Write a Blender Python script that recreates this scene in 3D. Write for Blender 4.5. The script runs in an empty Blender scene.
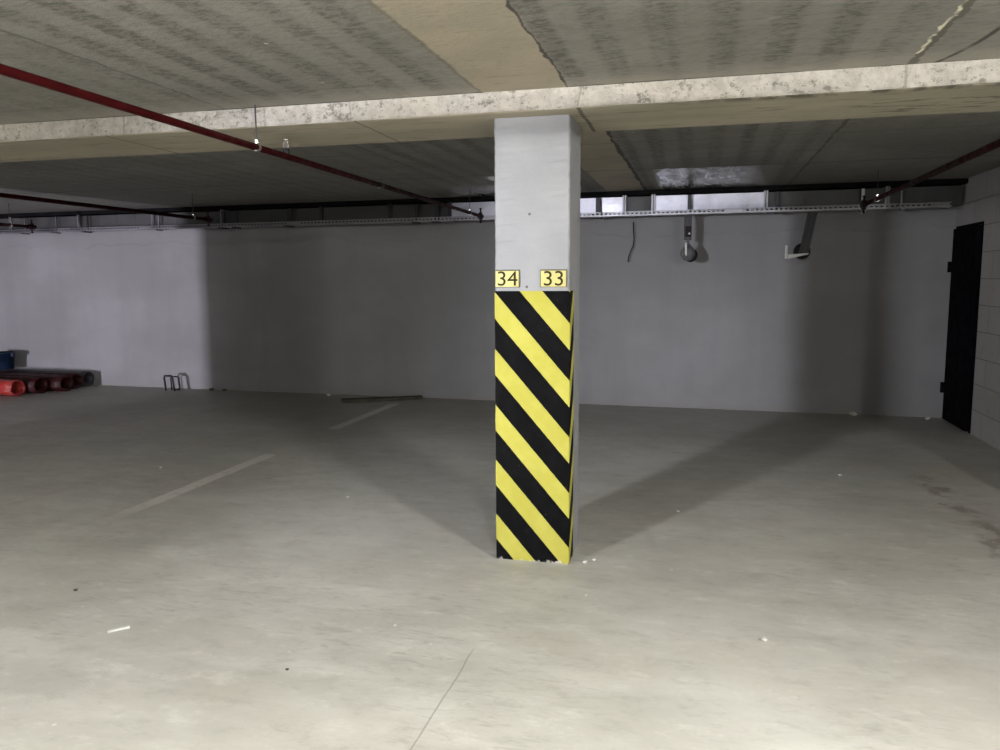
import bpy, bmesh, math, random
from mathutils import Vector, Matrix, noise
random.seed(7)
SC = bpy.context.scene
COL = SC.collection
PI = math.pi

# ------------------------------------------------------------------ helpers
class NT:
    """tiny procedural-material builder"""
    def __init__(s, name):
        s.m = bpy.data.materials.new(name); s.m.use_nodes = True
        s.t = s.m.node_tree; s.t.nodes.clear()
        s.out = s.t.nodes.new('ShaderNodeOutputMaterial')
        s.b = s.t.nodes.new('ShaderNodeBsdfPrincipled')
        s.t.links.new(s.b.outputs[0], s.out.inputs[0])
        tc = s.t.nodes.new('ShaderNodeTexCoord'); s.P = tc.outputs['Object']
        sp = s.t.nodes.new('ShaderNodeSeparateXYZ'); s.t.links.new(s.P, sp.inputs[0])
        s.x, s.y, s.z = sp.outputs
    def set(s, sock, v):
        if isinstance(v, bpy.types.NodeSocket): s.t.links.new(v, sock)
        elif isinstance(v, (tuple, list)):
            sock.default_value = (*v, 1) if len(v) == 3 and len(sock.default_value) == 4 else v
        else: sock.default_value = v
    def math(s, op, a, b=0.0, c=0.0, clamp=False):
        n = s.t.nodes.new('ShaderNodeMath'); n.operation = op; n.use_clamp = clamp
        for i, v in enumerate((a, b, c)): s.set(n.inputs[i], v)
        return n.outputs[0]
    def add(s, a, b): return s.math('ADD', a, b)
    def sub(s, a, b): return s.math('SUBTRACT', a, b)
    def mul(s, a, b): return s.math('MULTIPLY', a, b)
    def mx(s, a, b): return s.math('MAXIMUM', a, b)
    def mn(s, a, b): return s.math('MINIMUM', a, b)
    def gt(s, a, b): return s.math('GREATER_THAN', a, b)
    def lt(s, a, b): return s.math('LESS_THAN', a, b)
    def ramp(s, v, lo, hi, a=0.0, b=1.0):          # smooth map
        n = s.t.nodes.new('ShaderNodeMapRange'); n.interpolation_type = 'SMOOTHSTEP'
        s.set(n.inputs['Value'], v); s.set(n.inputs['From Min'], lo); s.set(n.inputs['From Max'], hi)
        s.set(n.inputs['To Min'], a); s.set(n.inputs['To Max'], b)
        return n.outputs[0]
    def band(s, v, c, w, soft=.004):                # 1 inside |v-c|<w
        d = s.math('ABSOLUTE', s.sub(v, c))
        return s.ramp(d, s.sub(w, soft) if isinstance(w, bpy.types.NodeSocket) else w - soft,
                      s.add(w, soft) if isinstance(w, bpy.types.NodeSocket) else w + soft, 1.0, 0.0)
    def vec(s, sx=1, sy=1, sz=1, o=(0, 0, 0), rot=0):
        n = s.t.nodes.new('ShaderNodeMapping'); s.t.links.new(s.P, n.inputs[0])
        n.inputs['Scale'].default_value = (sx, sy, sz); n.inputs['Location'].default_value = o
        n.inputs['Rotation'].default_value = (0, 0, rot)
        return n.outputs[0]
    def noise(s, scale, detail=4, rough=.55, v=None, dist=0.0):
        n = s.t.nodes.new('ShaderNodeTexNoise')
        s.t.links.new(v if v is not None else s.P, n.inputs['Vector'])
        n.inputs['Scale'].default_value = scale; n.inputs['Detail'].default_value = detail
        n.inputs['Roughness'].default_value = rough; n.inputs['Distortion'].default_value = dist
        return n.outputs['Fac']
    def voro(s, scale, v=None, feat='F1'):
        n = s.t.nodes.new('ShaderNodeTexVoronoi'); n.feature = feat
        s.t.links.new(v if v is not None else s.P, n.inputs['Vector']); n.inputs['Scale'].default_value = scale
        return n.outputs['Distance']
    def mix(s, f, a, b, mode='MIX'):
        n = s.t.nodes.new('ShaderNodeMix'); n.data_type = 'RGBA'; n.blend_type = mode
        s.set(n.inputs[0], f); s.set(n.inputs[6], a); s.set(n.inputs[7], b)
        return n.outputs[2]
    def bump(s, h, strength=.3, dist=.01):
        n = s.t.nodes.new('ShaderNodeBump'); n.inputs['Strength'].default_value = strength
        n.inputs['Distance'].default_value = dist; s.set(n.inputs['Height'], h)
        s.t.links.new(n.outputs[0], s.b.inputs['Normal'])
    def fin(s, color=None, rough=None, metal=None):
        if color is not None: s.set(s.b.inputs['Base Color'], color)
        if rough is not None: s.set(s.b.inputs['Roughness'], rough)
        if metal is not None: s.set(s.b.inputs['Metallic'], metal)
        return s.m

def mesh_obj(name, bm, mats, parent=None, smooth=False):
    bmesh.ops.recalc_face_normals(bm, faces=bm.faces)
    me = bpy.data.meshes.new(name); bm.to_mesh(me); bm.free()
    for m in (mats if isinstance(mats, list) else [mats]): me.materials.append(m)
    if smooth:
        for p in me.polygons: p.use_smooth = True
    o = bpy.data.objects.new(name, me); COL.objects.link(o)
    if parent: o.parent = parent
    return o
def tag(o, label=None, cat=None, group=None, kind=None):
    if label: o['label'] = label
    if cat: o['category'] = cat
    if group: o['group'] = group
    if kind: o['kind'] = kind
    return o
def empty(name, loc, label, cat, group=None, rz=0):
    o = bpy.data.objects.new(name, None); COL.objects.link(o); o.location = loc
    o.rotation_euler = (0, 0, rz); o.empty_display_size = .1
    return tag(o, label, cat, group)
def box(bm, x0, x1, y0, y1, z0, z1, mi=0):
    vs = [bm.verts.new(p) for p in ((x0,y0,z0),(x1,y0,z0),(x1,y1,z0),(x0,y1,z0),(x0,y0,z1),(x1,y0,z1),(x1,y1,z1),(x0,y1,z1))]
    fs = []
    for f in ((0,3,2,1),(4,5,6,7),(0,1,5,4),(1,2,6,5),(2,3,7,6),(3,0,4,7)):
        fc = bm.faces.new([vs[i] for i in f]); fc.material_index = mi; fs.append(fc)
    return vs, fs
def bevel(bm, w, seg=2):
    bmesh.ops.bevel(bm, geom=list(bm.edges), offset=w, segments=seg, affect='EDGES', profile=.5)
def tube(bm, pts, r, n=10, caps=True):
    """round tube along a polyline; r number or list"""
    pts = [Vector(p) for p in pts]; rings = []
    rr = r if isinstance(r, (list, tuple)) else [r] * len(pts)
    ref = None
    for i, p in enumerate(pts):
        d = (pts[min(i+1, len(pts)-1)] - pts[max(i-1, 0)]).normalized()
        if ref is None:
            ref = Vector((0, 0, 1)) if abs(d.z) < .9 else Vector((1, 0, 0))
        a = (ref - d * ref.dot(d)).normalized(); b = d.cross(a); ref = a
        rings.append([bm.verts.new(p + (a*math.cos(2*PI*k/n) + b*math.sin(2*PI*k/n)) * rr[i]) for k in range(n)])
    for A, B in zip(rings, rings[1:]):
        for k in range(n):
            bm.faces.new((A[k], A[(k+1) % n], B[(k+1) % n], B[k]))
    if caps:
        bm.faces.new(rings[0][::-1]); bm.faces.new(rings[-1])
    return rings
def lathe(bm, prof, n=24, c=(0, 0, 0), axis='z'):
    rings = []
    for r, h in prof:
        ring = []
        for k in range(n):
            a = 2*PI*k/n; u, v = r*math.cos(a), r*math.sin(a)
            p = (u, v, h) if axis == 'z' else ((u, h, v) if axis == 'y' else (h, u, v))
            ring.append(bm.verts.new(Vector(p) + Vector(c)))
        rings.append(ring)
    for A, B in zip(rings, rings[1:]):
        for k in range(n): bm.faces.new((A[k], A[(k+1) % n], B[(k+1) % n], B[k]))
    return rings

# ------------------------------------------------------------------ measures
H = 1.5
YB, YR = 3.867, 4.505          # ceiling beam front / back
ZS, ZC, ZR = 2.3057, 2.4055, 2.47
XC0, XC1, YC0, YC1 = -1.047, -.659, 3.998, 4.36
XR = 2.52
def yw(x): return 9.3646 - .0371 * x
XL, XE, YN = -13.0, 6.5, -6.0

# ------------------------------------------------------------------ materials
def mat_floor():
    m = NT('floor_concrete')
    big = m.noise(.55, 5, .6); med = m.noise(2.2, 6, .62, m.vec(.7, 1.5, 1)); fine = m.noise(26, 3, .6)
    scr = m.noise(5.5, 6, .68, m.vec(1.2, 5.5, 1, rot=.25), 1.2)
    col = m.mix(m.ramp(big, .35, .68), (.415, .405, .365), (.535, .525, .485))
    col = m.mix(m.mul(m.ramp(med, .42, .72), .55), col, (.60, .59, .55))
    scz = m.ramp(m.noise(.9, 3, .5, m.vec(1, 1, 1, (7, 3, 0))), .42, .62)
    col = m.mix(m.mul(m.mul(m.ramp(scr, .52, .68), scz), .5), col, (.27, .265, .24))
    col = m.mix(m.mul(m.ramp(m.noise(3.3, 6, .7, m.vec(1, 2.2, 1, (2, 9, 0), rot=-.5), 1.5), .55, .70), .35), col, (.33, .32, .285))
    col = m.mix(m.mul(m.ramp(m.noise(1.1, 5, .6, m.vec(1, 1, 1, (4, 2, 0))), .52, .72), .35), col, (.46, .415, .355))
    col = m.mix(m.mul(m.ramp(fine, .58, .75), .16), col, (.25, .24, .22))
    mo = m.noise(4.5, 8, .74, m.vec(1, 1.7, 1, (5, 1, 0)))
    col = m.mix(m.mul(m.ramp(mo, .50, .72), .5), col, (.30, .29, .255))
    col = m.mix(m.mul(m.ramp(mo, .48, .30), .45), col, (.66, .65, .60))
    far_shade = m.ramp(m.add(m.y, m.mul(m.sub(m.noise(.8, 5, .65), .5), 4.5)), 6.2, 9.6)  # shade put into the floor colour, deepening towards the back wall
    col = m.mix(m.mul(far_shade, .55), col, (.235, .222, .185))
    # rust-brown scrape near the right
    sx = m.add(m.sub(m.x, 1.62), m.mul(m.sub(m.noise(1.6, 3), .5), .55))
    sc = m.mul(m.band(sx, .02, .075, .04), m.band(m.y, 5.55, .95, .15))
    sc = m.mul(sc, m.ramp(m.noise(6, 5, .7), .42, .6))
    col = m.mix(m.mul(sc, .75), col, (.22, .18, .145))
    # curved drag marks right of the pillar
    ar = m.math('SQRT', m.add(m.math('POWER', m.add(m.x, 1.9), 2.0), m.math('POWER', m.sub(m.y, 4.2), 2.0)))
    am = m.mul(m.band(m.math('FRACT', m.mul(ar, 2.1)), .5, .05, .05), m.ramp(m.noise(1.5, 4), .52, .68))
    col = m.mix(m.mul(am, .22), col, (.30, .285, .25))
    # worn white bay line
    wob = m.mul(m.sub(m.noise(3, 2), .5), .02)
    ln = m.band(m.add(m.x, wob), -3.615, .058, .012)
    seg = m.mx(m.mul(m.ramp(m.y, 3.9, 4.9), m.ramp(m.y, 6.02, 6.1, 1, 0)), m.mul(m.ramp(m.y, 7.2, 7.35), m.ramp(m.y, 8.8, 9.1, 1, 0)))
    ln = m.mul(m.mul(ln, seg), m.ramp(m.noise(14, 5, .7), .30, .52, .35, 1))
    col = m.mix(m.mul(ln, .75), col, (.80, .775, .72))
    # hairline joint towards the camera
    jn = m.mul(m.band(m.add(m.x, wob), -.875, .003, .002), m.ramp(m.y, 2.9, 3.0, 1, 0))
    col = m.mix(m.mul(jn, .6), col, (.18, .17, .15))
    # specks of grit
    gs = m.mul(m.lt(m.voro(7.0, m.vec(1, 1, 1)), .06), m.ramp(m.noise(2.3, 2), .5, .62))
    col = m.mix(m.mul(gs, .5), col, (.75, .73, .68))
    m.bump(m.add(m.mul(med, .5), m.mul(scr, .5)), .10, .01)
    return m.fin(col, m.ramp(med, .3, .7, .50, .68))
def mat_wall():
    m = NT('grey_plaster')
    big = m.noise(.7, 5, .6, m.vec(1, 1, 1.6)); vert = m.noise(1.2, 4, .6, m.vec(2.2, 1, .25)); fine = m.noise(18, 4, .6)
    col = m.mix(m.ramp(big, .35, .7), (.245, .243, .25), (.30, .297, .308))
    col = m.mix(m.mul(m.ramp(vert, .45, .75), .35), col, (.205, .203, .21))
    # bare render above a wavy line near the top
    wav = m.add(m.mul(m.sub(m.noise(1.1, 4, .6, m.vec(1, 1, 0)), .5), .36), 2.0)
    top = m.ramp(m.sub(m.z, wav), -.01, .02)
    col = m.mix(m.mul(top, .25), col, (.23, .225, .235))
    edge = m.mul(m.band(m.sub(m.z, wav), 0, .012, .012), m.ramp(m.noise(2, 3), .42, .6))
    col = m.mix(m.mul(edge, .3), col, (.165, .16, .17))
    ft = m.ramp(m.add(m.z, m.mul(m.sub(m.noise(5, 4), .5), .18)), .0, .09, 1, 0)
    col = m.mix(m.mul(ft, .4), col, (.26, .24, .21))
    m.bump(m.add(m.mul(fine, .3), big), .12, .02)
    return m.fin(col, .75)
def mat_ceiling(rear=False):
    m = NT('slab_concrete_rear' if rear else 'slab_concrete')
    big = m.noise(.9, 4, .55); stv = m.noise(1.0, 3, .6, m.vec(7.5, .22, 1)); flk = m.noise(26, 4, .7, m.vec(.8, 1.7, 1)); mot = m.noise(5, 5, .7, m.vec(1, 1.8, 1))
    col = m.mix(m.ramp(big, .38, .66), (.212, .206, .184), (.272, .264, .235))
    # form-panel streaks running away from the camera
    wv = m.math('SINE', m.add(m.mul(m.x, 2*PI/.215), m.mul(m.sub(m.noise(1.3, 2, .5, m.vec(1, .3, 1)), .5), 3.0)))
    st = m.mul(m.ramp(wv, -.5, .7), m.ramp(stv, .3, .62, .35, 1))
    zone = m.ramp(m.x, .62, .95, 1, .12)
    zone = m.mul(zone, m.ramp(m.x, -2.62, -2.3, .35, 1)) 
    st = m.mul(st, zone)
    col = m.mix(m.mul(st, .62), col, (.150, .146, .13))
    fl = m.mul(m.ramp(flk, .46, .60), m.add(m.mul(st, .8), .28))
    col = m.mix(m.mul(fl, .85), col, (.085, .082, .071))
    col = m.mix(m.mul(m.ramp(mot, .55, .7), .35), col, (.34, .33, .30))
    col = m.mix(m.mul(m.ramp(mot, .48, .34), .35), col, (.15, .15, .13))
    # light margin close to the beam
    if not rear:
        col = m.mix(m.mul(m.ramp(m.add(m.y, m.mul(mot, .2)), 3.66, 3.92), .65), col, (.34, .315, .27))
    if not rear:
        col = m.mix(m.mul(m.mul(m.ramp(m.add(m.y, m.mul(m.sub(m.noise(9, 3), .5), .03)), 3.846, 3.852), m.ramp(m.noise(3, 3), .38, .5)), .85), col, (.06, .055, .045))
    # yellowish cast strip over the pillar line
    wob = m.mul(m.sub(m.noise(7, 4, .65), .5), .05)
    xs = m.add(m.x, wob)
    stp = m.mul(m.ramp(xs, -1.085, -1.06), m.ramp(xs, -.655, -.63, 1, 0))
    sc = m.mix(m.ramp(m.noise(1.6, 5, .6), .35, .68), (.41, .355, .265), (.32, .295, .23))
    sc = m.mix(m.mul(m.ramp(m.noise(22, 4, .7, m.vec(.5, 2.2, 1)), .58, .68), .6), sc, (.17, .145, .105))
    col = m.mix(stp, col, sc)
    # joints
    def joint(c, w, k, dark):
        nonlocal col
        ww = m.mul(m.ramp(m.noise(5, 4, .7), .3, .68, .25, 1.2), w)
        col = m.mix(m.mul(m.band(xs, c, ww, .004), k), col, dark)
    joint(-.645, .018 if rear else .009, .95, (.045, .042, .035)); joint(-1.075, .009, .6, (.16, .15, .11))
    joint(-2.478, .009, .85, (.10, .095, .08)); joint(-4.08, .007, .7, (.08, .075, .065)); joint(-5.6, .007, .7, (.08, .075, .065))
    joint(-7.2, .007, .7, (.08, .075, .065))
    joint(.838, .014 if rear else .022, .9, (.10, .09, .07))
    if not rear:                                   # chalky run and a crack
        col = m.mix(m.mul(m.band(m.add(xs, m.mul(m.noise(4, 3), .03)), .838, .006, .004), m.mul(m.ramp(m.y, 3.68, 3.70, 1, 0), m.ramp(m.noise(9, 3, .6), .38, .52))), col, (.78, .74, .58))
        cr = m.sub(m.x, m.add(1.03, m.mul(m.math('POWER', m.sub(m.y, 3.36), 2.0), -.38)))
        col = m.mix(m.mul(m.band(cr, 0.0, .011, .006), m.ramp(m.noise(8, 3), .35, .5, .5, 1)), col, (.05, .047, .04))
        col = m.mix(m.mul(m.mul(m.band(m.y, 3.585, .012, .012), m.ramp(m.noise(1.5, 3), .45, .6)), .6), col, (.13, .125, .11))
    else:
        for yy, k in ((7.35, .85), (5.9, .35), (6.6, .3)):
            col = m.mix(m.mul(m.band(m.add(m.y, m.mul(wob, .4)), yy, .012, .008), k), col, (.06, .055, .048))
        col = m.mix(m.mul(m.ramp(m.y, 8.4, 9.2), .0), col, (.1, .1, .1))
    # little pale droplets
    dr = m.mul(m.lt(m.voro(3.1), .035), m.gt(m.noise(1.7, 1), .5))
    col = m.mix(m.mul(dr, .6), col, (.7, .68, .6))
    ro = .72
    if rear:                                       # film-faced smooth bay by the duct
        g = m.mul(m.mul(m.ramp(m.x, -.50, -.44), m.ramp(m.x, .1, .95, 1, 0)), m.ramp(m.y, 7.36, 7.40))
        g = m.mx(g, m.mul(m.mul(m.ramp(m.x, -3.1, -2.6), m.ramp(m.x, -2.1, -1.9, 1, 0)), m.mul(m.ramp(m.y, 7.8, 8.3), .8)))
        ro = m.sub(m.ramp(g, 0, 1, .72, .26), m.mul(m.sub(.5, m.noise(6, 4, .7, m.vec(1.5, .5, 1))), m.mul(g, .5)))
        hh = m.add(m.mul(m.noise(11, 4, .7, m.vec(1.4, .6, 1)), .7), m.mul(m.noise(2.5, 2), .9))
        m.bump(hh, .22, .03)
    else:
        m.bump(m.add(flk, big), .6, .012)
    return m.fin(col, ro)
def mat_beam():
    f = NT('beam_face_plaster')
    a = f.noise(14, 6, .75); p = f.noise(24, 5, .8, f.vec(1, 1, 1.3)); big = f.noise(1.6, 4)
    col = f.mix(f.ramp(a, .35, .65), (.45, .425, .385), (.62, .585, .535))
    col = f.mix(f.mul(f.ramp(big, .5, .7), .35), col, (.55, .50, .40))
    col = f.mix(f.mul(f.ramp(p, .53, .66), .85), col, (.20, .18, .15))
    pit = f.mul(f.ramp(f.noise(5.5, 5, .75, f.vec(1, 1, 1.3, (3, 0, 0))), .56, .62), f.ramp(f.noise(34, 3), .42, .56))
    col = f.mix(f.mul(pit, .75), col, (.16, .15, .125))
    cut = f.mul(f.band(f.math('FRACT', f.mul(f.add(f.x, f.mul(f.noise(.7, 1), .6)), 2.3)), .5, .011, .004), f.gt(f.noise(2.1, 1), .5))
    col = f.mix(f.mul(cut, .55), col, (.25, .23, .19))
    lo = f.mul(f.ramp(f.z, ZS + .022, ZS + .002), f.ramp(f.noise(8, 3), .4, .6))
    col = f.mix(f.mul(lo, .5), col, (.33, .30, .24))
    f.bump(f.sub(a, f.mul(p, .8)), .8, .02)
    f.fin(col, .85)
    s = NT('beam_soffit_concrete')
    g = s.noise(1.2, 5, .6, s.vec(.6, 2, 1)); st = s.noise(5, 5, .68, s.vec(.7, 5, 1))
    c2 = s.mix(s.ramp(g, .35, .68), (.325, .30, .225), (.42, .375, .285))
    c2 = s.mix(s.mul(s.ramp(st, .54, .68), .65), c2, (.16, .145, .11))
    fr = s.mul(s.ramp(s.y, 3.88, 3.96, 1, 0), s.mul(s.ramp(s.noise(3.5, 4, .65, s.vec(1, .5, 1)), .47, .57), s.ramp(s.x, -.3, .3)))
    c2 = s.mix(s.mul(fr, .85), c2, (.06, .052, .042))
    bl = s.mul(s.mul(s.band(s.x, 1.0, .32, .15), s.band(s.y, 4.25, .16, .06)), s.ramp(s.noise(7, 4, .7, s.vec(.7, 3.2, 1)), .54, .62))
    c2 = s.mix(s.mul(bl, .85), c2, (.07, .06, .05))
    for xx, w in ((-.60, .010), (-1.75, .005), (-3.25, .006), (-4.55, .005)):
        c2 = s.mix(s.mul(s.band(s.add(s.x, s.mul(s.sub(s.noise(6, 2), .5), .02)), xx, w, .003), .8), c2, (.075, .065, .05))
    s.bump(st, .25, .01)
    s.fin(c2, .8)
    return [f.m, s.m]
def mat_block():
    m = NT('pale_block_masonry')
    sw = m.t.nodes.new('ShaderNodeCombineXYZ')
    m.t.links.new(m.add(m.y, m.mul(m.noise(3, 2), .012)), sw.inputs[0]); m.t.links.new(m.add(m.z, m.mul(m.noise(2.5, 2), .014)), sw.inputs[1])
    b = m.t.nodes.new('ShaderNodeTexBrick'); m.t.links.new(sw.outputs[0], b.inputs['Vector'])
    b.inputs['Scale'].default_value = 1; b.inputs['Brick Width'].default_value = .60; b.inputs['Row Height'].default_value = .248
    b.inputs['Mortar Size'].default_value = .0045; b.inputs['Mortar Smooth'].default_value = .3; b.offset = .5
    b.inputs['Color1'].default_value = (.42, .405, .41, 1); b.inputs['Color2'].default_value = (.375, .36, .365, 1)
    b.inputs['Mortar'].default_value = (.20, .18, .18, 1)
    col = m.mix(m.mul(m.ramp(m.noise(3, 5, .65), .45, .7), .45), b.outputs['Color'], (.35, .33, .33))
    col = m.mix(m.mul(m.ramp(m.noise(12, 5, .7), .58, .68), .4), col, (.24, .22, .215))
    m.bump(m.sub(m.mul(m.noise(20, 3), .3), b.outputs['Fac']), .5, .012)
    return m.fin(col, .88)
def mat_paint(name, c, c2, rough=.5, scale=3, metal=0, bumps=.0, speck=None, spec=.5):
    m = NT(name); m.b.inputs['Specular IOR Level'].default_value = spec; n = m.noise(scale, 5, .62)
    col = m.mix(m.ramp(n, .35, .68), c, c2)
    if speck: col = m.mix(m.mul(m.ramp(m.noise(scale*9, 3, .6), .62, .72), .6), col, speck)
    if bumps: m.bump(n, bumps, .01)
    return m.fin(col, m.ramp(m.noise(scale*2.3, 3), .3, .7, rough*.85, min(1, rough*1.15)), metal)
def mat_column():
    m = NT('grey_white_pillar_paint')
    a = m.noise(2.3, 5, .6); tr = m.noise(9, 4, .6, m.vec(.6, .6, 4))
    col = m.mix(m.ramp(a, .35, .68), (.255, .26, .272), (.305, .309, .319))
    col = m.mix(m.mul(m.ramp(tr, .52, .72), .22), col, (.225, .23, .24))
    sp = m.mul(m.lt(m.voro(7, m.vec(1, 1, 1, (.3, .1, .2))), .05), m.gt(m.noise(3.7, 1), .42))
    col = m.mix(m.mul(sp, .9), col, (.06, .06, .06))
    ft = m.ramp(m.add(m.z, m.mul(m.sub(m.noise(9, 4), .5), .1)), .0, .05, 1, 0)
    col = m.mix(m.mul(ft, .5), col, (.40, .37, .31))
    m.bump(m.add(a, m.mul(m.noise(30, 4, .7), .5)), .3, .01)
    return m.fin(col, .55)
def mat_hazard():
    m = NT('black_yellow_stripes')
    xx = m.sub(m.x, XC0); yy = m.mx(m.sub(m.y, YC0), 0.0)
    zz = m.sub(1.437, m.z)
    xe = m.mn(xx, .392)
    ph = m.add(m.sub(zz, m.mul(xe, 1.155)), m.mul(yy, 1.75))
    jag = m.mul(m.sub(m.noise(38, 3, .7), .5), .006)
    fr = m.math('FRACT', m.math('DIVIDE', m.add(m.add(ph, jag), 2.95), .295))
    # 3.0 m offset keeps the phase positive: 3.0/.2997 = 10.01
    yel = m.mul(m.gt(fr, .012), m.lt(fr, .478))
    n = m.noise(6, 4, .6)
    yc = m.mix(m.ramp(n, .35, .7), (.41, .38, .068), (.46, .43, .092))
    yc = m.mix(m.mul(m.ramp(m.noise(45, 4, .7), .66, .72), .5), yc, (.45, .38, .12))
    bc = m.mix(m.ramp(m.noise(14, 4), .4, .7), (.0025, .0025, .003), (.005, .005, .006))
    bc = m.mix(m.mul(m.ramp(m.noise(60, 3, .7), .70, .74), .35), bc, (.25, .25, .25))
    col = m.mix(yel, bc, yc)
    # chipped lower rim
    ch = m.mul(m.ramp(m.add(m.z, m.mul(m.sub(m.noise(30, 4, .7), .5), .10)), -.004, .012, 1, 0), 1.0)
    col = m.mix(m.mul(ch, .8), col, (.62, .60, .53))
    # two screw-like scuffs
    m.bump(n, .06, .01)
    m.b.inputs['Specular IOR Level'].default_value = .08
    return m.fin(col, .75)
def mat_metal(name, c, rough, vary=.12, metal=1.0):
    m = NT(name); n = m.noise(4, 4, .6); sp = m.voro(28)
    col = m.mix(m.ramp(n, .3, .7), tuple(v*(1-vary) for v in c), tuple(min(1, v*(1+vary)) for v in c))
    col = m.mix(m.mul(m.ramp(sp, .1, .5), .15), col, tuple(v*.75 for v in c))
    m.bump(m.noise(2.2, 2), .12, .03)
    return m.fin(col, m.ramp(n, .3, .7, rough*.8, rough*1.2), metal)
def mat_emit(name, c, s):
    m = NT(name); m.fin((.8, .8, .8), .4)
    m.set(m.b.inputs['Emission Color'], c); m.b.inputs['Emission Strength'].default_value = s
    return m.m

M = dict(
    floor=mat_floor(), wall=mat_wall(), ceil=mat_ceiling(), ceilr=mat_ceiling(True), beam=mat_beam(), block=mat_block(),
    column=mat_column(), hazard=mat_hazard(),
    black=mat_paint('black_door_paint', (.004, .004, .006), (.007, .007, .009), .8, 5, spec=.02),
    gap_black=mat_paint('gap_shade_black', (.006, .006, .007), (.011, .011, .011), .9, 8, spec=.05),
    plate=mat_paint('yellow_plate', (.49, .44, .125), (.54, .49, .165), .45, 8), digit=mat_paint('dark_digits', (.03, .025, .01), (.045, .036, .015), .7, 9, spec=.1),
    rim=mat_paint('plate_edge', (.09, .08, .05), (.14, .12, .07), .6, 9),
    red=mat_paint('red_pipe_paint', (.030, .0022, .0027), (.042, .0030, .0034), .55, 6, spec=.06),
    redcap=mat_paint('dark_red_fitting', (.012, .0025, .003), (.018, .0035, .004), .5, 6, spec=.2),
    white=mat_paint('white_plastic', (.78, .77, .75), (.84, .83, .81), .4, 6),
    zinc=mat_metal('galvanised_steel', (.37, .37, .39), .45), duct=mat_metal('duct_sheet', (.55, .55, .61), .42, .2),
    ductd=mat_metal('duct_sheet_dull', (.095, .095, .095), .55, .15, .6),
    strut=mat_metal('dark_strut_steel', (.055, .055, .062), .5, .2, .5), brass=mat_metal('bright_fitting', (.8, .78, .74), .25, .1),
    darkp=mat_paint('dark_plastic', (.012, .012, .013), (.02, .02, .021), .5, 8, spec=.25),
    wood=mat_paint('dark_weathered_wood', (.045, .042, .028), (.085, .08, .055), .85, 9, 0, .3),
    blue=mat_paint('blue_plastic', (.004, .011, .03), (.006, .017, .045), .4, 5),
    film=mat_paint('red_film', (.30, .022, .018), (.42, .07, .06), .42, 7, 0, .5, (.75, .35, .32)),
    filmd=mat_paint('dark_red_film', (.022, .0025, .003), (.055, .008, .009), .5, 6, 0, .6, spec=.3),
    filmg=mat_paint('grey_film', (.03, .031, .037), (.05, .05, .06), .5, 6, 0, .4),
    crumb=mat_paint('pale_crumb', (.55, .53, .48), (.72, .70, .65), .9, 30), pebble=mat_paint('dark_pebble', (.06, .055, .045), (.11, .10, .085), .9, 30),
    paper=mat_paint('white_scrap', (.55, .57, .54), (.66, .68, .65), .7, 20),
    rust=mat_paint('black_bar_steel', (.010, .010, .011), (.018, .016, .015), .6, 12),
)

# ------------------------------------------------------------------ setting
def plane_grid(name, x0, x1, y0, y1, z, mat, up=True, thick=.25):
    bm = bmesh.new()
    box(bm, x0, x1, y0, y1, z - thick if up else z, z if up else z + thick)
    return tag(mesh_obj(name, bm, mat), kind='structure')
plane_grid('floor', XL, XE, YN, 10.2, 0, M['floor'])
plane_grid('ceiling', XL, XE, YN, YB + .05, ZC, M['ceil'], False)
plane_grid('ceiling_rear', XL, XE, YR - .05, 10.2, ZR, M['ceilr'], False)
def prism_xy(name, pts, z0, z1, mat):
    bm = bmesh.new()
    lo = [bm.verts.new((x, y, z0)) for x, y in pts]; hi = [bm.verts.new((x, y, z1)) for x, y in pts]
    bm.faces.new(lo[::-1]); bm.faces.new(hi); n = len(pts)
    for i in range(n): bm.faces.new((lo[i], lo[(i+1) % n], hi[(i+1) % n], hi[i]))
    return tag(mesh_obj(name, bm, mat), kind='structure')
prism_xy('wall_back', [(XL, yw(XL)), (XR + .2, yw(XR + .2)), (XR + .2, yw(XR) + .3), (XL, yw(XL) + .3)], 0, ZR, M['wall'])
prism_xy('wall_right', [(XR, 4.2), (XR + .2, 4.2), (XR + .2, yw(XR + .2)), (XR, yw(XR))], 0, ZR, M['block'])
prism_xy('wall_right_pier', [(2.30, 3.95), (2.65, 3.95), (2.65, 4.25), (2.30, 4.25)], 0, ZS, M['block'])
prism_xy('wall_side_bay', [(2.65, 3.95), (XE, 3.95), (XE, 4.15), (2.65, 4.15)], 0, ZC, M['block'])
prism_xy('wall_far_right', [(XE, YN), (XE + .2, YN), (XE + .2, 4.2), (XE, 4.2)], 0, ZC, M['wall'])
prism_xy('wall_left', [(XL - .2, YN), (XL, YN), (XL, 10.2), (XL - .2, 10.2)], 0, ZR, M['wall'])
prism_xy('gap_shade_1', [(XL, yw(XL) - .335), (XR, yw(XR) - .335), (XR, yw(XR)), (XL, yw(XL))], 2.422, 2.469, M['gap_black'])  # black strip standing in for the shaded gap above the duct

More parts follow.
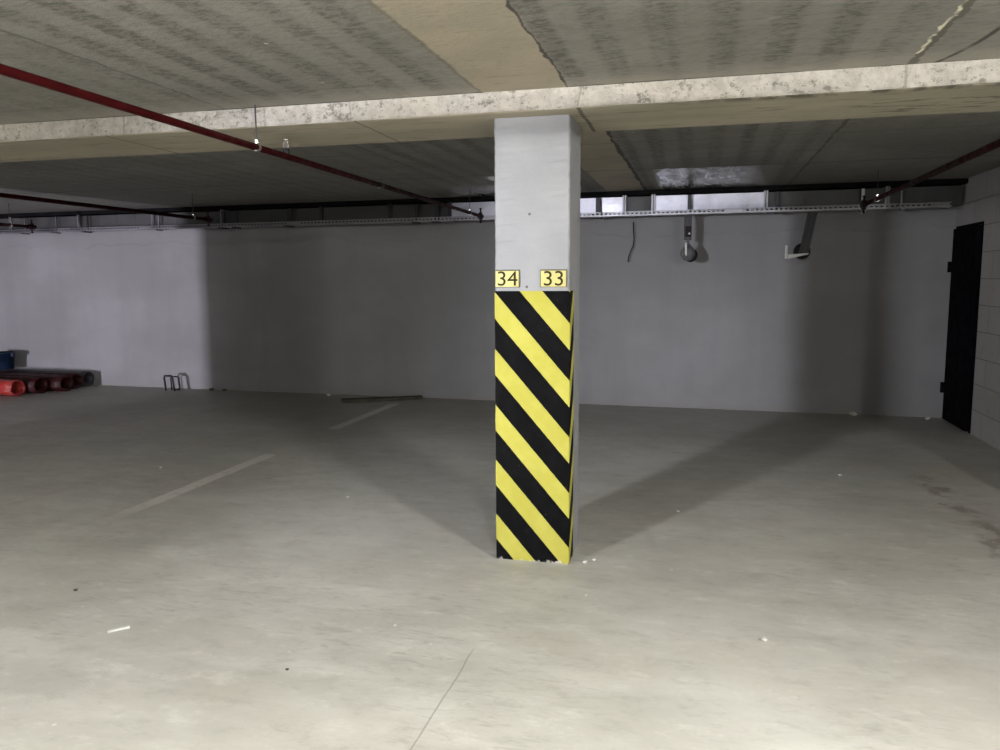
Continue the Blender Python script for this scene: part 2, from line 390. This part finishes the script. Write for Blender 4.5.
# beam with a slightly ragged profile
bm = bmesh.new(); N = 260; rows = []
for i in range(N + 1):
    x = XL + (XE - XL) * i / N
    def nz(k, s=2.0, a=.006): return noise.noise(Vector((x*s, k*7.3, 1.7))) * a
    prof = [(YB + nz(1), ZR + .05), (YB + nz(1), ZS + .055), (YB + nz(2, 3), ZS + .004 + nz(3, 4, .005)), (YB + .012, ZS),
            (YB + .3, ZS), (YR - .01, ZS), (YR + nz(4, 2, .008), ZS + .006 + nz(5, 3, .005)), (YR, ZR + .05)]
    rows.append([bm.verts.new((x, y, z)) for y, z in prof])
for A, B in zip(rows, rows[1:]):
    for k in range(len(A)):
        f = bm.faces.new((A[k], A[(k+1) % 8], B[(k+1) % 8], B[k])); f.material_index = 0 if k in (0, 1) else 1
bm.faces.new(rows[0]); bm.faces.new(rows[-1][::-1])
tag(mesh_obj('ceiling_beam', bm, M['beam']), kind='structure')

# steel door set in the block wall
dr = bmesh.new(); box(dr, XR - .045, XR + .01, 8.42, 9.165, .012, 1.985); bevel(dr, .004, 1)
door = tag(mesh_obj('door_1', dr, M['black']), kind='structure')
for z in (1.60, .34):
    b = bmesh.new(); tube(b, [(XR - .05, 9.195, z - .055), (XR - .05, 9.195, z + .055)], .022, 12)
    box(b, XR - .047, XR - .002, 9.12, 9.20, z - .05, z + .05)
    mesh_obj('hinge', b, M['black'], door)
b = bmesh.new(); box(b, XR - .012, XR + .004, 9.165, 9.20, .0, 1.99); box(b, XR - .012, XR + .004, 8.385, 8.418, .0, 1.99); box(b, XR - .012, XR + .004, 8.385, 9.20, 1.99, 2.012)
mesh_obj('door_frame', b, M['black'], door)
b = bmesh.new(); box(b, XR - .055, XR - .044, 8.465, 8.505, .92, 1.14); tube(b, [(XR - .055, 8.485, 1.05), (XR - .095, 8.485, 1.05), (XR - .095, 8.59, 1.05)], .009, 8)
mesh_obj('door_handle', b, M['black'], door)

# ------------------------------------------------------------------ pillar
bm = bmesh.new()
nzs = 110; nx = 6
ring_xy = []
def edge_pts():
    pts = []; c = .007
    for (ax, ay), (bx, by) in (((XC0, YC0), (XC1, YC0)), ((XC1, YC0), (XC1, YC1)), ((XC1, YC1), (XC0, YC1)), ((XC0, YC1), (XC0, YC0))):
        d = Vector((bx-ax, by-ay)); L = d.length; d /= L
        for t in (c, L*.33, L*.66, L - c): pts.append((ax + d.x*t, ay + d.y*t))
    return pts
ep = edge_pts(); rings = []
for i in range(nzs + 1):
    z = ZS * i / nzs + (.003 if i == nzs else 0)
    r = []
    for k, (x, y) in enumerate(ep):
        corner = k % 4 in (0, 3)
        a = .0038 if corner else .0010
        if z < 1.46 and y < YC0 + .2: a *= .25
        r.append(bm.verts.new((x + noise.noise(Vector((x*9, y*9, z*34)))*a, y + noise.noise(Vector((x*9+5, y*9, z*34)))*a, z)))
    rings.append(r)
for A, B in zip(rings, rings[1:]):
    for k in range(16): bm.faces.new((A[k], A[(k+1) % 16], B[(k+1) % 16], B[k]))
bm.faces.new(rings[0][::-1]); bm.faces.new(rings[-1])
pillar = tag(mesh_obj('concrete_pillar', bm, M['column']), 'grey painted square concrete pillar under the ceiling beam, striped lower half', 'pillar')
# stripe sheet wrapping the front and a strip of the right flank
bm = bmesh.new(); t = .005
outer = [(XC0 - .001, YC0 - t), (XC1 + t*.4, YC0 - t), (XC1 + t, YC0 - t*.4), (XC1 + t, YC0 + .125)]
inner = [(XC1 + .0005, YC0 + .125), (XC1 + .0005, YC0 + .001), (XC1, YC0 - .0005), (XC0 - .001, YC0 - .0005)]
prof = outer + inner; nz_ = 30; rr = []
for i in range(nz_ + 1):
    z = .006 + (1.44 - .006) * i / nz_
    ring = []
    for k, (x, y) in enumerate(prof):
        if k in (3, 4): y += .018 * (1 - z / 1.44) - .01
        if k in (0, 7): x += noise.noise(Vector((3, 1, z*14))) * .0015
        zz = z + (noise.noise(Vector((x*30, y*20, 4.0))) * .008 if i == 0 else 0)
        ring.append(bm.verts.new((x, y, zz)))
    rr.append(ring)
for A, B in zip(rr, rr[1:]):
    for k in range(8): bm.faces.new((A[k], A[(k+1) % 8], B[(k+1) % 8], B[k]))
bm.faces.new(rr[0][::-1]); bm.faces.new(rr[-1])
tag(mesh_obj('hazard_stripes', bm, M['hazard'], pillar), 'black and yellow diagonal warning stripes')

def number_plate(x0, x1, z0, z1, txt, label):
    e = empty('number_plate', ((x0+x1)/2, YC0, z0), label, 'sign', 'bay number plates')
    w, h = (x1-x0)/2, z1-z0
    b = bmesh.new(); box(b, -w, w, -.012, -.0005, 0, h); bevel(b, .0012, 1)
    mesh_obj('backing', b, M['rim'], e)
    b = bmesh.new(); box(b, -w + .003, w - .004, -.0135, -.0115, .003, h - .007)
    mesh_obj('plate_face', b, M['plate'], e)
    cu = bpy.data.curves.new('number', 'FONT'); cu.body = txt; cu.size = .106; cu.extrude = .0012; cu.align_x = 'CENTER'
    cu.resolution_u = 6; cu.space_character = 1.0
    to = bpy.data.objects.new('number_tmp', cu); COL.objects.link(to)
    dg = bpy.context.evaluated_depsgraph_get(); me = bpy.data.meshes.new_from_object(to.evaluated_get(dg))
    bpy.data.objects.remove(to); me.materials.clear(); me.materials.append(M['digit']); me.name = 'number'
    o = bpy.data.objects.new('number', me); COL.objects.link(o); o.parent = e
    o.location = (.001, -.0140, .0085); o.rotation_euler = (PI/2, 0, 0); o.scale = (1.08, 1, 1)
    return e
number_plate(-1.044, -.915, 1.459, 1.549, '34', 'small yellow plate reading 34 at the left of the pillar')
number_plate(-.806, -.670, 1.459, 1.549, '33', 'small yellow plate reading 33 at the right of the pillar')

# ------------------------------------------------------------------ red fire pipes
def fire_pipe(label, x, z, y0, y1, r, hang, spr, rz=0.0, clips=()):
    e = empty('sprinkler_pipe', (x, y1, z), label, 'pipe', 'red sprinkler pipes', rz)
    b = bmesh.new(); tube(b, [(0, y0 - y1, 0), (0, 0, 0)], r, 16); mesh_obj('pipe', b, M['red'], e, True)
    # end tee with cap and an upright/pendent stub
    b = bmesh.new(); tube(b, [(0, -.075, 0), (0, .028, 0)], r*1.45, 14); tube(b, [(0, -.02, -r*2.2), (0, -.02, r*2.2)], r*1.2, 12)
    mesh_obj('end_tee', b, M['redcap'], e)
    b = bmesh.new(); lathe(b, [(.004, .0), (r*.5, .0), (r*.5, .035), (r*.85, .04), (r*.85, .046), (.003, .05)], 12, (0, -.02, r*2.1))
    mesh_obj('sprinkler_head', b, M['redcap'], e); b = bmesh.new()
    lathe(b, [(.004, 0), (r*.6, 0), (r*.6, -.03), (r*1.1, -.036), (.003, -.04)], 12, (0, -.02, -r*2.1))
    mesh_obj('drain_plug', b, M['redcap'], e)
    for yy in hang:
        top = (ZC if yy < YB else ZR) - z
        if YB < yy < YR: top = ZS - z
        b = bmesh.new(); tube(b, [(0, yy - y1, r*1.1), (0, yy - y1, top + .002)], .0042 if yy < 5 else .003, 8)
        hg = mesh_obj('hanger', b, M['ductd'] if yy < 5 else M['strut'], e)
        b = bmesh.new(); lathe(b, [(r*1.02, -.013), (r*1.18, -.013), (r*1.18, .013), (r*1.02, .013), (r*1.02, -.013)], 16, (0, yy - y1, 0), 'y')
        lathe(b, [(.003, .0), (.012, .002), (.013, .018), (.003, .022)], 10, (0, yy - y1, r*1.1))
        mesh_obj('clamp', b, M['brass'], hg)
    for yy in clips:
        b = bmesh.new(); lathe(b, [(r*1.02, -.022), (r*1.3, -.022), (r*1.3, .022), (r*1.02, .022), (r*1.02, -.022)], 16, (0, yy - y1, 0), 'y'); mesh_obj('clip', b, M['ductd'], e)
    for yy in spr:
        b = bmesh.new(); lathe(b, [(.003, 0), (.016, 0), (.016, .03), (.011, .034), (.003, .036)], 12, (0, yy - y1, r*.8))
        sh = mesh_obj('sprinkler_stub', b, M['darkp'], e)
        b = bmesh.new()
        tube(b, [(-.012, yy - y1, r*.8 + .034), (-.013, yy - y1, r*.8 + .06), (0, yy - y1, r*.8 + .074)], .0032, 6)
        tube(b, [(.012, yy - y1, r*.8 + .034), (.013, yy - y1, r*.8 + .06), (0, yy - y1, r*.8 + .074)], .0032, 6)
        lathe(b, [(.002, .074), (.017, .075), (.018, .079), (.002, .08)], 12, (0, yy - y1, r*.8))
        lathe(b, [(.003, .034), (.012, .035), (.011, .042), (.003, .044)], 10, (0, yy - y1, r*.8))
        mesh_obj('deflector', b, M['brass'], sh)
    return e
fire_pipe('long dark red pipe crossing under the beam, left of the pillar', -2.385, 2.19, -5.0, 8.52, .0175, (3.80, 8.05), (4.12,), .0233, (5.55,))
fire_pipe('dark red pipe at upper right, ending near the block wall', 1.515, 2.208, -5.0, 8.64, .021, (8.0,), ())
fire_pipe('dark pipe at the far left, ending above the edge of the lit wall', -5.56, 2.205, -5.0, 8.2, .019, (7.9,), ())
fire_pipe('short end of dark pipe at the left edge, in front of the tray', -8.38, 2.205, -5.0, 8.55, .02, (8.2,), ())

# ------------------------------------------------------------------ ventilation duct along the wall top
du = empty('ventilation_duct', (-4, yw(-4) - .2, 2.21), 'galvanised rectangular duct along the top of the back wall', 'duct')
ux, uy, uz = du.location
def wl(x, off): return (x - ux, yw(x) - off - uy)       # local point on a line parallel to the wall
def wbox(b, x0, x1, o0, o1, z0, z1, base=(ux, uy, uz)):
    """box whose long side follows the back wall; o0>o1 offsets from the wall"""
    bx, by, bz = base
    P = [(x0, yw(x0)-o0), (x1, yw(x1)-o0), (x1, yw(x1)-o1), (x0, yw(x0)-o1)]
    lo = [b.verts.new((x-bx, y-by, z0-bz)) for x, y in P]; hi = [b.verts.new((x-bx, y-by, z1-bz)) for x, y in P]
    b.faces.new(lo[::-1]); b.faces.new(hi)
    for i in range(4): b.faces.new((lo[i], lo[(i+1) % 4], hi[(i+1) % 4], hi[i]))
joints = [-12.0, -9.6, -8.4, -7.18, -6.1, -4.66, -3.72, -2.95, -1.95, -.88, -.56, .62, 1.80, 2.50]
dull = {0, 1, 2, 3, 4, 5, 6, 9, 11, 12}
for i, (a, c) in enumerate(zip(joints, joints[1:])):
    b = bmesh.new(); wbox(b, a + .012, c - .012, .30 - (.01 if i in dull else 0), .06, 2.215, 2.405)
    n = max(1, int((c - a) / .3))
    for k in range(1, n):                               # pressed stiffening ribs
        x = a + (c - a) * k / n; wbox(b, x - .006, x + .006, .304 - (.01 if i in dull else 0), .29, 2.222, 2.398)
    mesh_obj('duct_section', b, M['ductd'] if i in dull else M['duct'], du)
for x in joints[1:-1]:
    b = bmesh.new(); wbox(b, x - .020, x - .004, .325, .05, 2.20, 2.42); wbox(b, x + .004, x + .020, .325, .05, 2.20, 2.42)
    mesh_obj('flange', b, M['zinc'] if x not in (-4.66, -2.95, -3.72) else M['strut'], du)

# ------------------------------------------------------------------ perforated cable tray
ty = yw(-4) - .42
tr = empty('cable_tray', (-4, ty, 2.19), 'perforated galvanised cable tray hung along the back wall below the duct', 'cable tray')
B0 = (-4, ty, 2.19)
def rail(b, x0, x1, off, z0, z1):
    """slotted side wall of the tray: two strips joined by webs"""
    wbox(b, x0, x1, off + .002, off, z0, z0 + .014, B0); wbox(b, x0, x1, off + .002, off, z1 - .008, z1, B0)
    x = x0
    while x < x1 - .01:
        wbox(b, x, x + .022, off + .002, off, z0 + .0141, z1 - .0081, B0); x += .048
xs = [-12.0, -9.95, -7.2, -5.0, -2.4, .3, 2.36]
for a, c in zip(xs, xs[1:]):
    b = bmesh.new(); rail(b, a, c - .004, .44, 2.19, 2.235); rail(b, a, c - .004, .345, 2.19, 2.235)
    wbox(b, a, c - .004, .4419, .345, 2.186, 2.1895, B0)
    mesh_obj('tray_length', b, M['zinc'], tr)
for x in xs[1:-1]:
    b = bmesh.new(); wbox(b, x - .09, x + .09, .4455, .4425, 2.192, 2.228, B0)
    mesh_obj('joint_plate', b, M['zinc'], tr)
for x, w, mm in ((-9.3, .012, 'zinc'), (-8.75, .01, 'zinc'), (-8.22, .02, 'strut'), (-7.05, .012, 'zinc'), (-6.05, .035, 'strut'), (-5.85, .02, 'strut'), (-5.08, .055, 'strut'), (-3.36, .04, 'strut'), (-3.1, .05, 'strut'),
                 (-1.17, .05, 'strut'), (-.17, .04, 'strut'), (.73, .025, 'strut'), (1.56, .03, 'zinc'), (1.92, .014, 'zinc')):
    b = bmesh.new(); wbox(b, x - w/2, x + w/2, .366, .346, 2.19, 2.4, B0); wbox(b, x - w/2 - .012, x + w/2 + .012, .45, .30, 2.170, 2.185, B0)
    
    mesh_obj('hanger', b, M[mm], tr)
for off, r, x0, x1, z in ((.41, .012, -11.9, 2.2, 2.204), (.385, .009, -11.9, 1.2, 2.201)):
    b = bmesh.new(); tube(b, [(x - B0[0], yw(x) - off - B0[1], z + noise.noise(Vector((x*1.3, off*9, 0)))*.004 - B0[2]) for x in [x0 + (x1-x0)*k/60 for k in range(61)]], r, 8)
    mesh_obj('cable', b, M['darkp'], tr, True)

# ------------------------------------------------------------------ fittings hanging under the tray
x = -.175; y = yw(x) - .40
e = empty('hanging_lamp', (x, y, 2.17), 'dark fitting with a round glass end hanging under the tray, right of the pillar', 'lamp')
b = bmesh.new(); box(b, -.045, .035, -.012, -.008, -.26, 0); box(b, -.045, -.041, -.012, .03, -.26, 0); box(b, .031, .035, -.012, .03, -.26, 0)
mesh_obj('strut', b, M['strut'], e)
b = bmesh.new(); box(b, -.03, .028, -.036, -.013, -.225, -.11); bevel(b, .006)
mesh_obj('holder', b, M['redcap'], e)
b = bmesh.new(); lathe(b, [(.001, -.044), (.008, -.042), (.010, -.036), (.010, -.03)], 12, (.012, 0, -.19), 'y'); mesh_obj('indicator', b, M['white'], e)
b = bmesh.new(); lathe(b, [(.012, -.255), (.016, -.27), (.018, -.30), (.045, -.33), (.075, -.37), (.082, -.405), (.07, -.445), (.04, -.475), (.002, -.485)], 20, (0, -.01, 0))
gl = NT('grey_glass'); gl.b.inputs['Transmission Weight'].default_value = .6; gl.fin((.35, .35, .36), .15)
mesh_obj('glass_globe', b, gl.m, e, True)
b = bmesh.new(); lathe(b, [(.01, .012), (.05, .01), (.074, .022), (.076, .05), (.06, .07), (.01, .075)], 18, (.028, -.02, -.42), 'y'); mesh_obj('reflector', b, M['darkp'], e, True)
b = bmesh.new(); tube(b, [(-.018, -.10, -.29), (-.02, -.105, -.33), (-.018, -.105, -.41), (-.014, -.10, -.43)], [.010, .012, .012, .008], 10); mesh_obj('globe_highlight', b, M['white'], e, True)  # white tube modelled as the bright highlight on the globe

x = 1.075; y = yw(x) - .40
e = empty('hanging_bracket', (x, y, 2.17), 'dark hanging post with a white L-shaped arm, under the tray at right', 'bracket')
b = bmesh.new()
def slant(b, x0, x1, y0, y1, z0, z1, sh):
    vs, _ = box(b, x0, x1, y0, y1, z0, z1)
    for v in vs: v.co.x += sh * (0 - v.co.z)
sh = -.17
slant(b, -.045, .05, 0, .004, -.44, .0, sh); slant(b, -.045, -.030, -.03, .0, -.44, 0, sh); slant(b, .035, .05, -.03, .0, -.44, 0, sh); slant(b, -.004, .008, -.014, .0, -.44, 0, sh)
mesh_obj('post', b, M['strut'], e)
b = bmesh.new(); lathe(b, [(.02, -.065), (.075, -.06), (.085, -.02), (.085, .02), (.07, .03), (.02, .03)], 20, (-.078, .07, -.395), 'y'); mesh_obj('clamp', b, M['darkp'], e, True)
b = bmesh.new(); box(b, -.262, -.236, -.10, -.075, -.475, -.335); bevel(b, .004, 1); mesh_obj('white_upright', b, M['white'], e)
b = bmesh.new()
vs, _ = box(b, -.232, -.03, -.10, -.075, -.478, -.43)
for v in vs:
    if v.co.x > -.1: v.co.z = -.430 + (.012 if v.co.z > -.45 else 0)
bevel(b, .003, 1); mesh_obj('white_arm', b, M['white'], e)

x = -.80; y = yw(x) - .05
e = None
b = bmesh.new()
pts = [(0, .0, 2.14), (.004, -.005, 2.05), (.012, -.01, 1.96), (.005, -.012, 1.88), (-.03, -.01, 1.80), (-.05, -.005, 1.74), (-.052, 0, 1.69)]
tube(b, [(p[0], p[1], p[2] - 1.69) for p in pts], .0065, 8)
o = mesh_obj('loose_cable', b, M['darkp'], None, True); o.location = (x, y, 1.69)
tag(o, 'thin loose cable hanging down the back wall just right of the pillar', 'cable')

# ------------------------------------------------------------------ floor things
def roll(y, r, x0, x1, mat, label, seed, sq=.9):
    b = bmesh.new(); n = 36; nx = 16; rings = []
    cx = (x0 + x1) / 2
    def R(x, a, s):
        return (r - s) * (1 + 0.15 * noise.noise(Vector((x*1.3 + seed, math.cos(a)*1.8, math.sin(a)*1.8))) + .035 * math.sin(a*9 + seed + noise.noise(Vector((x, seed, 0)))*2))
    zc = r * sq
    def ring(x, s):
        out = []
        for k in range(n):
            a = 2*PI*k/n; q = R(x, a, s)
            out.append(b.verts.new((x - cx, q*math.cos(a), max(.0, zc + q*math.sin(a)*sq) + (0 if s == 0 else .006))))
        return out
    outer = [ring(x1 + (x0 - x1)*i/nx, 0) for i in range(nx + 1)]
    inner = [ring(x1 - .01 + (x0 - x1 + .1)*i/nx, .028) for i in range(nx + 1)]
    for RR in (outer, inner):
        for A, B in zip(RR, RR[1:]):
            for k in range(n): b.faces.new((A[k], A[(k+1) % n], B[(k+1) % n], B[k]))
    for k in range(n): b.faces.new((outer[0][k], outer[0][(k+1) % n], inner[0][(k+1) % n], inner[0][k]))
    b.faces.new(outer[-1]); b.faces.new(inner[-1])
    o = mesh_obj('plastic_roll', b, mat, None, True); o.location = (cx, y, 0)
    return tag(o, label, 'roll', 'rolls of red sheeting on the floor')
roll(8.475, .122, -10.6, -8.74, M['film'], 'bright red crumpled plastic roll, frontmost of the pile at the left', 1.3)
roll(8.755, .124, -10.7, -8.64, M['filmd'], 'dark red plastic roll just behind the bright red one', 4.1)
roll(9.03, .122, -10.6, -8.48, M['filmd'], 'dark red hollow roll in the middle of the pile', 7.7)
roll(9.30, .120, -10.7, -8.56, M['filmd'], 'dark red hollow roll next to the grey one', 11.2)
roll(9.555, .114, -10.6, -8.60, M['filmg'], 'dark grey roll at the back of the pile against the wall', 15.9)

bk = empty('plastic_bucket', (-9.95, 9.42, .232), 'dark blue plastic bucket standing on the red rolls', 'bucket')
b = bmesh.new(); lathe(b, [(.001, 0), (.135, 0), (.14, .006), (.165, .235), (.178, .235), (.180, .245), (.178, .252), (.160, .252), (.133, .012), (.001, .012)], 32); mesh_obj('bucket_body', b, M['blue'], bk, True)
b = bmesh.new(); tube(b, [(.178*math.cos(a), .178*math.sin(a) - .03*math.sin(max(0, (a + PI/2 + PI/2)/1)), .235 - .13*math.sin((a + PI)/1)) for a in [-PI + PI*k/16 for k in range(17)]], .004, 6); mesh_obj('bucket_handle', b, M['darkp'], bk, True)
b = bmesh.new(); box(b, .172, .205, -.03, .03, .19, .244); bevel(b, .006); mesh_obj('handle_lug', b, M['blue'], bk)

hp = empty('metal_hoop', (-7.09, 9.36, 0), 'small black metal hoop stand on the floor by the back wall', 'stand')
b = bmesh.new(); tube(b, [(-.065, 0, 0), (-.085, 0, .18), (-.075, 0, .207), (.03, 0, .210), (.045, 0, .19), (.07, 0, 0)], .013, 8); mesh_obj('front_hoop', b, M['rust'], hp, True)
b = bmesh.new(); tube(b, [(.10, .07, 0), (.085, .07, .17), (.075, .07, .19), (-.02, .07, .19), (-.035, .07, .17), (-.025, .07, 0)], .009, 8)
tube(b, [(.07, 0, .014), (.10, .07, .014)], .009, 6); mesh_obj('rear_hoop', b, M['rust'], hp, True)

b = bmesh.new(); vs, _ = box(b, -.5, .5, -.07, .07, 0, .038); bmesh.ops.subdivide_edges(b, edges=list(b.edges), cuts=3, use_grid_fill=True)
for v in b.verts:
    v.co.y += .01 * noise.noise(v.co * 4); v.co.z = max(0, v.co.z + (.004 * noise.noise(v.co * 5 + Vector((3, 0, 0))) if v.co.z > .01 else 0))
    if v.co.x > .4: v.co.y -= (v.co.x - .4) * .3 * (1 if v.co.y > 0 else 0)
o = mesh_obj('wooden_plank', b, M['wood']); o.location = (-3.87, 9.16, 0); o.rotation_euler = (0, 0, math.radians(29))
tag(o, 'dark weathered plank lying on the floor near the back wall', 'plank')

b = bmesh.new(); vs, _ = box(b, -.045, .045, -.011, .011, 0, .012)
for v in vs:
    if v.co.x > 0: v.co.y *= .6
    else: v.co.z *= .6
bevel(b, .003, 1)
o = mesh_obj('white_scrap', b, M['paper']); o.location = (-2.42, 2.765, 0); o.rotation_euler = (0, 0, .75); tag(o, 'small white strip of scrap lying on the floor at lower left', 'scrap')

def crumb(x, y, r, mat, label, seed):
    b = bmesh.new(); bmesh.ops.create_icosphere(b, subdivisions=2, radius=r)
    for v in b.verts:
        v.co *= 1 + .45 * noise.noise(v.co * (1.2 / r) + Vector((seed, seed*2, 0)))
        v.co.z *= .55
    lo = min(v.co.z for v in b.verts)
    for v in b.verts: v.co.z -= lo + .001
    o = mesh_obj('concrete_crumb', b, mat); o.location = (x, y, 0); o.rotation_euler = (0, 0, seed)
    tag(o, label, 'crumb', 'crumbs scattered over the floor')
C, Pb = M['crumb'], M['pebble']
for a in ((-.575, 4.04, .016, C, 'largest white crumb at the right foot of the pillar'), (-.535, 4.10, .012, C, 'second white crumb by the right foot of the pillar'),
          (-.51, 3.61, .010, C, 'pale crumb in front of the right side of the pillar'), (-.13, 5.11, .013, C, 'pale crumb inside the shadow right of the pillar'),
          (.28, 3.31, .016, C, 'white crumb on the open floor at lower right'), (1.04, 6.35, .015, C, 'pale crumb on the far floor at right'),
          (-2.37, 4.95, .010, C, 'white crumb left of the pillar near the shadow edge'), (-4.22, 5.40, .013, C, 'white crumb left of the white bay line'),
          (-1.27, 3.09, .008, C, 'tiny pale crumb on the floor in front of the pillar'), (-1.53, 2.62, .007, Pb, 'dark pebble on the near floor, left of centre'),
          (-2.94, 3.09, .010, Pb, 'dark pebble at the left of the near floor'), (-2.75, 2.25, .009, Pb, 'dark pebble near the lower left corner'),
          (-4.72, 9.38, .03, C, 'flat white chip at the foot of the dark stretch of wall'), (-6.55, 9.52, .035, Pb, 'dark lump by the wall right of the hoop'),
          (-6.35, 9.52, .028, Pb, 'small dark lump by the wall further right of the hoop'), (2.33, 9.12, .03, C, 'pale lump in the corner beside the black door'), (1.62, 9.24, .04, C, 'grey mortar lump at the wall foot left of the door')):
    crumb(*a, seed=a[0]*3 + a[1])

# ------------------------------------------------------------------ lamps (battens behind the camera, middle one an added fill)
def batten(x, y, z, L, rz, strength, color, label):
    e = empty('batten_lamp', (x, y, z), label, 'lamp', None, rz)
    b = bmesh.new(); box(b, -.04, .04, -L/2 - .03, L/2 + .03, .035, .07); bevel(b, .006, 1); mesh_obj('housing', b, M['white'], e)
    b = bmesh.new(); tube(b, [(0, -L/2, 0), (0, L/2, 0)], .018, 16); mesh_obj('tube', b, mat_emit('tube_glow', color, strength), e, True)
    for s in (-1, 1):
        b = bmesh.new(); box(b, -.02, .02, s*(L/2 + .012) - .01, s*(L/2 + .012) + .01, -.02, .036); mesh_obj('end_cap', b, M['white'], e)
        b = bmesh.new(); tube(b, [(0, s*L*.3, .06), (0, s*L*.3, ZC + .01 - z)], .004, 6); mesh_obj('suspension_rod', b, M['zinc'], e)
WARM = (1.0, .985, .94)
batten(2.72, .2, 2.165, .6, 0, 3450, WARM, 'tube lamp hung from the slab at right, behind the viewpoint')
batten(-3.0, -.6, 2.165, .6, 0, 2500, WARM, 'tube lamp hung from the slab at left, behind the viewpoint')

batten(.15, .85, 2.30, .5, 0, 1080, WARM, 'added fill tube lamp hung from the slab in the middle, behind the viewpoint')  # added fill lamp, brightens the near floor

def area(name, loc, target, sx, sy, energy, color, spread=180):
    l = bpy.data.lights.new(name, 'AREA'); l.shape = 'RECTANGLE'; l.size = sx; l.size_y = sy; l.energy = energy; l.color = color
    l.spread = math.radians(spread)
    o = bpy.data.objects.new(name, l); COL.objects.link(o); o.location = loc
    d = Vector(target) - Vector(loc); o.rotation_euler = d.to_track_quat('-Z', 'Y').to_euler()
    return o

prism_xy('light_baffle_wall', [(-7.50, YN), (-7.30, YN), (-7.30, 4.0), (-7.50, 4.0)], 0, ZS, M['block'])  # added unseen wall that cuts the side daylight to a sharp edge
area('ramp_daylight', (-8.45, -2.5, .28), (-9.0, 9.6, 1.15), .25, .7, 440, (.90, .86, 1.0), 120)
area('added_wall_beam', (-3.5, -1.6, 1.9), (-.2, 9.3, .55), .35, .35, 17, (.88, .89, 1.0), 36)  # added narrow beam, brightens the wall right of the pillar
# strip lamp behind the pillar, washing duct and slab; shade added to spare the lower wall
e = empty('strip_lamp', (-1.70, 7.45, ZR), 'strip lamp with an added shade under the slab behind the pillar', 'lamp')
b = bmesh.new(); box(b, -.22, .22, -.03, -.015, -.09, 0); box(b, -.22, .22, -.015, .26, -.09, -.082); box(b, -.22, .22, -.03, .03, -.008, 0)
mesh_obj('shade', b, M['white'], e)
b = bmesh.new(); tube(b, [(-.18, .005, -.062), (.18, .005, -.062)], .012, 12); mesh_obj('tube', b, mat_emit('strip_glow', (.86, .86, 1.0), 44), e, True)

# world: dim daylight coming down the ramp behind the viewpoint
w = bpy.data.worlds.new('daylight'); SC.world = w; w.use_nodes = True
w.node_tree.nodes['Background'].inputs[0].default_value = (.80, .84, 1.0, 1); w.node_tree.nodes['Background'].inputs[1].default_value = .02

# ------------------------------------------------------------------ camera
f, yaw, pit, rol = 792.6281, .2506, .1201, -.0059
fw = Vector((-math.sin(yaw)*math.cos(pit), math.cos(yaw)*math.cos(pit), -math.sin(pit)))
r = Vector((math.cos(yaw), math.sin(yaw), 0)); u = r.cross(fw)
r2 = r*math.cos(rol) + u*math.sin(rol); u2 = -r*math.sin(rol) + u*math.cos(rol)
cd = bpy.data.cameras.new('camera'); cd.sensor_width = 36; cd.lens = f * 36 / 1000; cd.clip_start = .05
co = bpy.data.objects.new('camera', cd); COL.objects.link(co)
co.matrix_world = Matrix(((r2.x, u2.x, -fw.x, 0), (r2.y, u2.y, -fw.y, 0), (r2.z, u2.z, -fw.z, H), (0, 0, 0, 1)))
SC.camera = co
vs_ = SC.view_settings
vs_.view_transform = 'Standard'; vs_.look = 'None'; vs_.gamma = 1; vs_.exposure = 0; vs_.use_curve_mapping = False
